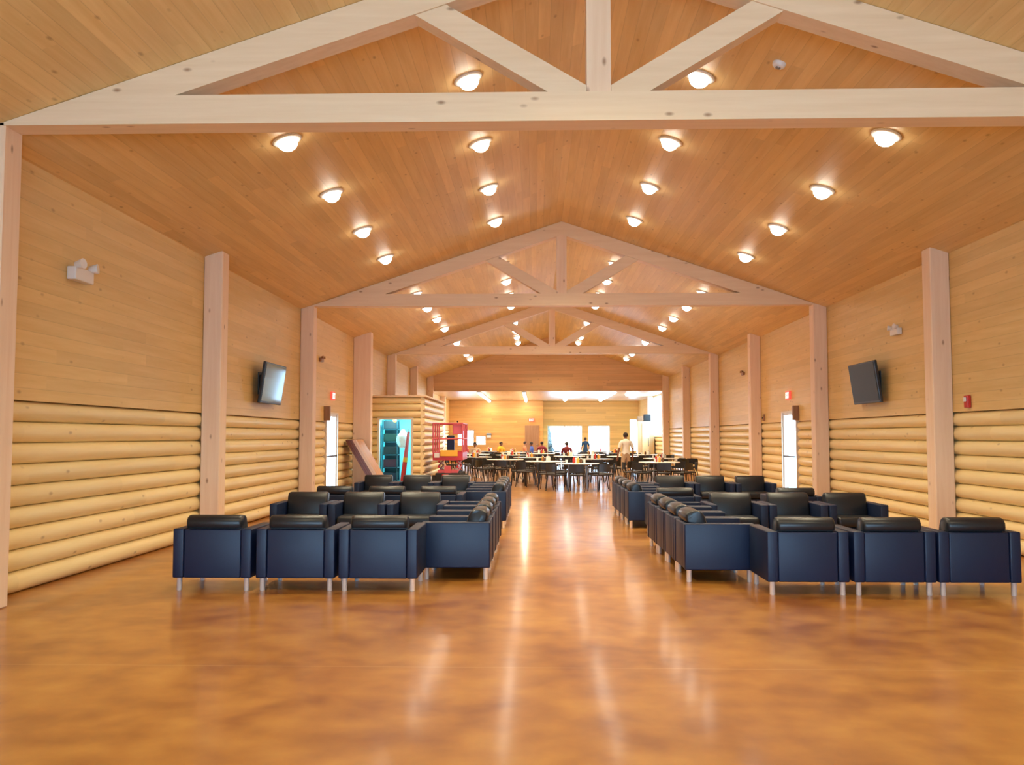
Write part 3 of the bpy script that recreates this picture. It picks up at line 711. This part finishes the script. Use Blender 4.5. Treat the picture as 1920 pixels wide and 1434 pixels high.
sc_full = None; sc_simple = None; tb0 = None
def place_chair(x, y, rz, label, group):
    global sc_full, sc_simple
    if y < 37:
        if sc_full is None: sc_full = make_chair(label, x, y, rz, group); return
        dup(sc_full, (x, y, 0), rz, label, group)
    else:
        if sc_simple is None:
            sc_simple = chair_bits('all').build('stacking_chair', M['dark_seat'], None, smooth=True)
            tag(sc_simple, label, 'chair', group); sc_simple.location = (x, y, 0); sc_simple.rotation_euler = (0, 0, rz); return
        dup(sc_simple, (x, y, 0), rz, label, group)
TABLES = [
    (0.62, 25.6, 'front centre table'), (-0.25, 27.7, 'table behind the front centre one'), (3.10, 27.0, 'front right table'),
    (-1.55, 29.9, 'front left table'), (1.45, 30.6, 'second-row centre table'), (-2.75, 33.4, 'table beside the scissor lift'),
    (-0.75, 32.9, 'second-row left table'), (3.75, 31.4, 'second-row right table'), (0.75, 35.0, 'third-row centre table'),
    (2.75, 34.7, 'third-row right table'), (-1.55, 36.9, 'third-row left table'), (4.05, 37.8, 'fourth-row right table'),
    (1.75, 38.2, 'fourth-row centre table'), (-0.30, 39.8, 'fourth-row left table'), (-3.10, 38.6, 'table by the far left wall'),
    (3.10, 41.4, 'fifth-row right table'), (0.90, 42.6, 'fifth-row centre table'), (-1.60, 43.2, 'fifth-row left table'),
    (-3.80, 42.6, 'corner table at far left'), (2.60, 45.2, 'last-row right table'), (-0.20, 46.0, 'last-row centre table'), (-2.90, 46.2, 'last-row left table')]
SIDES = ['near', 'near right', 'right', 'far right', 'far', 'far left', 'left', 'near left']
allch = []
seats = []
TC = [(a, b) for a, b, _ in TABLES]
for ti, (tx, ty, tn) in enumerate(TABLES):
    lab = 'round white-topped folding table, the %s' % tn
    if tb0 is None: tb0 = make_table(lab, tx, ty)
    else: dup(tb0, (tx, ty, 0), random.uniform(0, 1.5), lab)
    base = random.uniform(-0.25, 0.25)
    for k in range(8):
        a = -PI/2 + base*0.4 + k*PI/4 + random.uniform(-0.02, 0.02); rr = 0.80 + random.uniform(0.0, 0.05)
        x, y = tx+rr*math.cos(a), ty+rr*math.sin(a)
        if any(math.hypot(x-p, y-q) < 0.57 for p, q in allch): continue
        if any(math.hypot(x-p, y-q) < 0.88 for i, (p, q) in enumerate(TC) if i != ti): continue
        if abs(x) > 4.9 or (x < -3.4 and y < 33.2) or (x < -2.3 and y < 29.3) or math.hypot(x-2.36, y-29.5) < 0.55 or math.hypot(x-4.72, y-31.3) < 0.6: continue
        if not (-5.0 < x < 5.0): continue
        allch.append((x, y)); seats.append((x, y, a+PI/2, ti, SIDES[k]))
        # the chair faces the table centre: local +Y points inward
        place_chair(x, y, a+PI/2 + random.uniform(-0.12, 0.12), 'black stacking chair on the %s side of the %s' % (SIDES[k], tn), 'black chairs around the dining tables')
place_chair(4.72, 31.9-0.6, 2.6, 'lone black stacking chair by the right log wall', 'black chairs around the dining tables')
# things standing on the tables
def bottle(name, mat, capm, label, x, y, r, h, cat, group):
    t = thing(name, label, cat, (x, y, 0.742), group=group)
    MB().lathe([(r*0.9, 0), (r, 0.006), (r, h*0.62), (r*0.45, h*0.80), (r*0.4, h*0.86)], 14).build('body', mat, t, smooth=True)
    MB().lathe([(r*0.46, h*0.86), (r*0.46, h*0.93), (r*0.15, h)], 12).build('cap', capm, t, smooth=True)
    return t
mk = simple('ketchup_red', (0.5, 0.03, 0.02), 0.35); my = simple('mustard_orange', (0.8, 0.36, 0.04), 0.35); mb = simple('brown_bottle', (0.13, 0.05, 0.02), 0.25)
protos = {}
for ti, (tx, ty, tn) in enumerate(TABLES):
    r0 = random.uniform(0, 6)
    spots = [(0.10*math.cos(r0+i*1.57), 0.10*math.sin(r0+i*1.57)) for i in range(4)]
    items = [('napkin_dispenser', 'white napkin dispenser'), ('ketchup_bottle', 'red ketchup bottle'), ('sauce_bottle', 'orange sauce bottle'), ('pepper_bottle', 'brown bottle')]
    for (nm, ds), (ox, oy) in zip(items, spots):
        lab = '%s on the %s' % (ds, tn); x, y = tx+ox, ty+oy; g = 'condiments on the dining tables'
        if nm in protos: dup(protos[nm], (x, y, 0.742), r0, lab); continue
        if nm == 'napkin_dispenser':
            t = thing(nm, lab, 'napkin dispenser', (x, y, 0.742), r0, g)
            MB().box(-0.045, 0.045, -0.055, 0.055, 0, 0.14, bev=0.008).build('case', M['white'], t)
            MB().box(-0.03, 0.03, -0.04, 0.04, 0.141, 0.155).build('napkins', M['table_top'], t)
            protos[nm] = t
        else:
            protos[nm] = bottle(nm, {'ketchup_bottle': mk, 'sauce_bottle': my, 'pepper_bottle': mb}[nm], M['white'], lab, x, y, 0.036, {'ketchup_bottle': 0.20, 'sauce_bottle': 0.18, 'pepper_bottle': 0.15}[nm], 'bottle', g)
    if ti < 12:
        for q, sd in ((0.9, 'right'), (3.6, 'left')):
            lab = 'white paper cup on the %s half of the %s' % (sd, tn); x, y = tx+0.34*math.cos(q+0.3*ti % 1), ty+0.34*math.sin(q+0.3*ti % 1)
            if 'cup' in protos: dup(protos['cup'], (x, y, 0.742), 0, lab)
            else:
                o = MB().lathe([(0.028, 0), (0.038, 0.10), (0.040, 0.102), (0.036, 0.102), (0.026, 0.006)], 14).build('paper_cup', M['white'], None, smooth=True)
                o.location = (x, y, 0.742); tag(o, lab, 'cup', 'paper cups on the dining tables'); protos['cup'] = o

# ------------------------------------------------------------------ people
def skin_obj(name, chains, mat, parent, root=None, sub=1):
    """chains: dict joint -> (pos, radius); edges as pairs"""
    J, E, rootj = chains
    names = list(J); idx = {n: i for i, n in enumerate(names)}
    me = bpy.data.meshes.new(name); me.from_pydata([J[n][0] for n in names], [(idx[a], idx[b]) for a, b in E], [])
    o = bpy.data.objects.new(name, me); C.objects.link(o)
    md = o.modifiers.new('skin', 'SKIN'); md.use_smooth_shade = True; md.branch_smoothing = 0.6
    for i, n in enumerate(names):
        r = J[n][1]; r = r if isinstance(r, tuple) else (r, r)
        me.skin_vertices[0].data[i].radius = r; me.skin_vertices[0].data[i].use_root = (n == rootj)
    s = o.modifiers.new('sub', 'SUBSURF'); s.levels = sub; s.render_levels = sub
    dg = bpy.context.evaluated_depsgraph_get(); ev = o.evaluated_get(dg)
    nm = bpy.data.meshes.new_from_object(ev); o.modifiers.clear(); o.data = nm
    nm.materials.clear(); nm.materials.append(mat)
    for p in nm.polygons: p.use_smooth = True
    if parent: o.parent = parent
    return o
SKIN = simple('skin', (0.42, 0.20, 0.12), 0.5); SKIN2 = simple('tan_skin', (0.30, 0.13, 0.075), 0.5)
HAIR = simple('dark_hair', (0.03, 0.015, 0.01), 0.6)
EYE = simple('eye_dark', (0.02, 0.015, 0.012), 0.3)
def person(loc, rz, label, shirt, trousers, pose, H=1.65, skin=SKIN):
    t = thing('person', label, 'person', loc, rz, None)
    k = H/1.7
    def V(x, y, z): return Vector((x*k, y*k, z*k))
    dz = 0.0
    sit = pose == 'sit'
    if sit: dz = -0.42              # hip height 0.95 -> 0.53 over a 0.465 seat
    J = {}; E = []
    def j(n, x, y, z, r): J[n] = (V(x, y, z), (r[0]*k, r[1]*k) if isinstance(r, tuple) else r*k)
    j('pelvis', 0, 0, 0.95+dz, (0.15, 0.105)); j('waist', 0, 0.0, 1.10+dz, (0.135, 0.095)); j('chest', 0, 0.0, 1.30+dz, (0.165, 0.11)); j('upper', 0, -0.01, 1.40+dz, (0.13, 0.085))
    j('neck', 0, 0.0, 1.48+dz, 0.052); j('neck2', 0, 0.015, 1.53+dz, 0.05); j('head', 0, 0.03, 1.59+dz, (0.072, 0.085)); j('crown', 0, 0.025, 1.66+dz, (0.068, 0.08))
    E += [('pelvis', 'waist'), ('waist', 'chest'), ('chest', 'upper'), ('upper', 'neck'), ('neck', 'neck2'), ('neck2', 'head'), ('head', 'crown')]
    for s, S in ((-1, 'l'), (1, 'r')):
        j('sh'+S, s*0.185, -0.01, 1.39+dz, 0.06)
        if sit or pose == 'reach': el, wr = (s*0.25, 0.05, 1.14+dz), (s*0.17, 0.27, 1.13+dz if pose == 'reach' else 1.17+dz)
        else: el, wr = (s*0.26, -0.02, 1.12), (s*0.27, 0.06, 0.90)
        j('el'+S, *el, 0.043); j('wr'+S, *wr, 0.028)
        d = (Vector(wr)-Vector(el)).normalized()
        hp = Vector(wr)+d*0.06; j('palm'+S, hp.x, hp.y, hp.z, (0.036, 0.022))
        E += [('upper', 'sh'+S), ('sh'+S, 'el'+S), ('el'+S, 'wr'+S), ('wr'+S, 'palm'+S)]
        up = Vector((1, 0, 0)) if abs(d.x) < 0.7 else Vector((0, 1, 0))
        for f, (off, ln) in enumerate(((-0.030, 0.066), (-0.010, 0.078), (0.010, 0.072), (0.030, 0.055))):
            a = hp + d*0.03 + up*off; b = a + d*ln*0.55; c_ = b + d*ln*0.4 + Vector((0, 0.008, -0.015))
            j('fa%d' % f+S, a.x, a.y, a.z, 0.010); j('fb%d' % f+S, b.x, b.y, b.z, 0.009); j('fc%d' % f+S, c_.x, c_.y, c_.z, 0.007)
            E += [('palm'+S, 'fa%d' % f+S), ('fa%d' % f+S, 'fb%d' % f+S), ('fb%d' % f+S, 'fc%d' % f+S)]
        a = hp - up*s*0.04; b = a + d*0.035 - up*s*0.012
        j('ta'+S, a.x, a.y, a.z, 0.011); j('tb'+S, b.x, b.y, b.z, 0.009); E += [('palm'+S, 'ta'+S), ('ta'+S, 'tb'+S)]
        j('hip'+S, s*0.09, 0.0, 0.90+dz, 0.088)
        if sit: kn, an, toe = (s*0.12, 0.40, 0.515), (s*0.12, 0.40, 0.09), (s*0.13, 0.54, 0.035)
        else: kn, an, toe = (s*0.10, 0.015, 0.50), (s*0.10, -0.01, 0.09), (s*0.12, 0.13, 0.035)
        j('kn'+S, *kn, 0.058); j('an'+S, *an, 0.038); j('toe'+S, *toe, (0.04, 0.03))
        E += [('pelvis', 'hip'+S), ('hip'+S, 'kn'+S), ('kn'+S, 'an'+S), ('an'+S, 'toe'+S)]
    body = skin_obj('body', (J, E, 'pelvis'), skin, t)
    # clothes follow the body surface: faces near the chosen bones, pushed outwards
    segs = []
    for a, b in E:
        ra, rb = (J[q][1] if isinstance(J[q][1], float) else max(J[q][1]) for q in (a, b))
        segs.append((a, b, J[a][0], J[b][0], ra, rb))
    def nearest(p):
        best = None
        for a, b, A, B, ra, rb in segs:
            d = B-A; u = max(0.0, min(1.0, (p-A).dot(d)/max(d.length_squared, 1e-9)))
            v = (p-(A+d*u)).length/(ra+(rb-ra)*u)
            if best is None or v < best[0]: best = (v, a, b, u)
        return best
    info = [nearest(v.co) for v in body.data.vertices]
    hipz = J['pelvis'][0].z
    def cloth(name, test, off, mat):
        keep = [test(v.co, info[v.index]) for v in body.data.vertices]
        bm = bmesh.new(); bm.from_mesh(body.data); bm.normal_update(); bm.verts.ensure_lookup_table()
        nrm = [v.normal.copy() for v in bm.verts]
        for v in bm.verts: v.co += nrm[v.index]*off*k
        bmesh.ops.delete(bm, geom=[f for f in bm.faces if not all(keep[v.index] for v in f.verts)], context='FACES')
        bmesh.ops.delete(bm, geom=[v for v in bm.verts if not v.link_faces], context='VERTS')
        me = bpy.data.meshes.new(name); bm.to_mesh(me); bm.free(); me.materials.clear(); me.materials.append(mat)
        for p in me.polygons: p.use_smooth = True
        o = bpy.data.objects.new(name, me); C.objects.link(o); o.parent = t; return o
    TOR = {'pelvis', 'waist', 'chest', 'upper', 'shl', 'shr'}
    def is_shirt(p, q):
        _, a, b, u = q
        if a in ('shl', 'shr') and b in ('ell', 'elr'): return u < 0.72
        if a == 'upper' and b == 'neck': return u < 0.75
        return a in TOR and b in TOR and p.z > hipz-0.02*k and not b.startswith('hip')
    def is_trouser(p, q):
        _, a, b, u = q
        if b.startswith('an'): return u < 0.92
        return b.startswith('kn') or b.startswith('hip') or (a == 'pelvis' and b == 'waist' and u < 0.35) or (a in TOR and p.z < hipz+0.07*k)
    cloth('shirt', is_shirt, 0.016, shirt); cloth('trousers', is_trouser, 0.011, trousers)
    hc = J['head'][0]
    m = MB(); m.sphere(hc+Vector((0, -0.018, 0.045))*k, 0.088*k, 0.95, 1.08, 1.0, 16, 12)
    bmesh.ops.delete(m.b, geom=[v for v in m.b.verts if v.co.y > hc.y+0.055*k and v.co.z < hc.z+0.07*k or v.co.z < hc.z-0.03*k], context='VERTS')
    m.build('hair', HAIR, t, smooth=True)
    m = MB().cyl(hc+V(0, 0.075, 0.0), hc+V(0, 0.105, -0.018), 0.008*k, 0.014*k, n=8); m.build('nose', skin, t, smooth=True)
    MB().sphere(hc+V(-0.028, 0.082, 0.012), 0.009*k).sphere(hc+V(0.028, 0.082, 0.012), 0.009*k).build('eyes', EYE, t)
    MB().box(hc.x-0.02*k, hc.x+0.02*k, hc.y+0.078*k, hc.y+0.088*k, hc.z-0.048*k, hc.z-0.040*k).build('mouth', simple('lips', (0.3, 0.08, 0.06), 0.5), t)
    for s, S in ((-1, 'l'), (1, 'r')):
        MB().sphere(hc+V(s*0.078, 0.0, 0.0), 0.02*k, 0.4, 0.8, 1.2, 8, 6).build('ear', skin, t, smooth=True)
        p = J['an'+S][0]
        MB().box(p.x-0.045*k, p.x+0.045*k, p.y-0.07*k, p.y+0.19*k, 0.0, 0.085*k, bev=0.03*k, seg=3).build('shoe', M['black'], t, smooth=True)
    return t
cream = simple('cream_cotton', (0.82, 0.74, 0.62), 0.8, noise=0.1, nscale=12); blue = simple('blue_cotton', (0.07, 0.13, 0.5), 0.8); yel = simple('yellow_cotton', (0.85, 0.42, 0.02), 0.8)
maroon = simple('maroon_cotton', (0.25, 0.03, 0.04), 0.8); orange = simple('orange_cotton', (0.6, 0.2, 0.08), 0.8); navy = simple('navy_cotton', (0.015, 0.06, 0.13), 0.8); jeans = simple('dark_jeans', (0.04, 0.045, 0.07), 0.8); khaki = simple('khaki_cotton', (0.5, 0.34, 0.2), 0.8)
tanc = simple('tan_cotton', (0.62, 0.42, 0.28), 0.8)
person((2.36, 29.5, 0), 0.25, 'person in a cream shirt standing with back turned among the tables', cream, khaki, 'stand', 1.60, SKIN2)
person((2.05, 47.6, 0), 0.4, 'person in dark navy standing before the bright far doorway', navy, navy, 'stand', 1.42)
used = set()
def seat_person(px, ylo, yhi, label, shirt, skin=SKIN):
    best = None
    for i, (x, y, a, ti, sd) in enumerate(seats):
        if i in used or not (ylo <= y <= yhi) or any(math.hypot(x-seats[q][0], y-seats[q][1]) < 0.75 for q in used): continue
        u = 1003.9 + (x+0.554)*1704.5/y
        if best is None or abs(u-px) < best[0]: best = (abs(u-px), i)
    _, i = best; used.add(i); x, y, a, ti, sd = seats[i]
    f = Vector((-math.sin(a), math.cos(a)))                       # chair forward direction
    person((x-f.x*0.05, y-f.y*0.05, 0), a, label, shirt, jeans, 'sit', 1.62, skin)
seat_person(999, 40, 45, 'person in a blue shirt sitting at a table before the brown far door', blue, SKIN2)
seat_person(940, 40, 46, 'person in a yellow shirt sitting left of the others', yel, SKIN2)
seat_person(980, 41, 47, 'person in an orange shirt sitting left of the blue shirt', orange)
seat_person(1018, 40, 46, 'person in a maroon shirt sitting right of the blue shirt', maroon, SKIN2)
seat_person(1066, 40, 47, 'person in a dark red shirt sitting before the large bright glazing', maroon)
seat_person(889, 37, 46, 'person in a tan shirt sitting far left beyond the scissor lift', tanc, SKIN2)

# ------------------------------------------------------------------ back right corner
t = thing('upright_cabinet', 'tall tan cabinet with a cream front standing against the right wall of the back room', 'cabinet', (5.02, 46.38, 0))
MB().box(-0.42, 0.42, -0.35, 0.35, 0.0, 2.25, bev=0.01).build('body', M['tan_metal'], t)
MB().box(-0.20, 0.16, -0.375, -0.352, 0.25, 2.15, bev=0.006).build('door', M['cream_metal'], t)
MB().box(0.10, 0.13, -0.40, -0.376, 1.0, 1.4).build('handle', M['grey_metal'], t)
t = thing('loudspeaker', 'black loudspeaker on top of the tan cabinet', 'loudspeaker', (5.10, 46.28, 2.25))
MB().box(-0.17, 0.17, -0.16, 0.16, 0.0, 0.34, bev=0.01).build('cabinet_box', M['black'], t)
MB().cyl((0, -0.175, 0.14), (0, -0.16, 0.14), 0.11, n=20).build('speaker_cone', M['rubber'], t, smooth=True)
tag(MB().box(4.62, 4.88, 46.15, 46.45, 2.252, 2.50, bev=0.01).build('grey_box', M['back_door']), 'brownish box beside the black loudspeaker on the tan cabinet', 'box')
# shrub seen through the glazing
m = MB(); 
for i in range(7):
    z0 = 0.15+i*0.30; r_ = 0.62*(1-i/7.6)
    m.lathe([(r_*(1.0), z0), (r_*0.35, z0+0.48)], 14)
for v in m.b.verts: v.co += Vector((random.uniform(-1, 1), random.uniform(-1, 1), random.uniform(-1, 1)))*0.06
t = thing('conifer_shrub', 'dark conifer shrub outside, at the left of the large bright glazing', 'shrub', (0.20, 55.6, -0.16))
m.build('foliage', M['leaf'], t); MB().cyl((0, 0, 0), (0, 0, 0.4), 0.05).build('trunk', M['brown_door'], t)
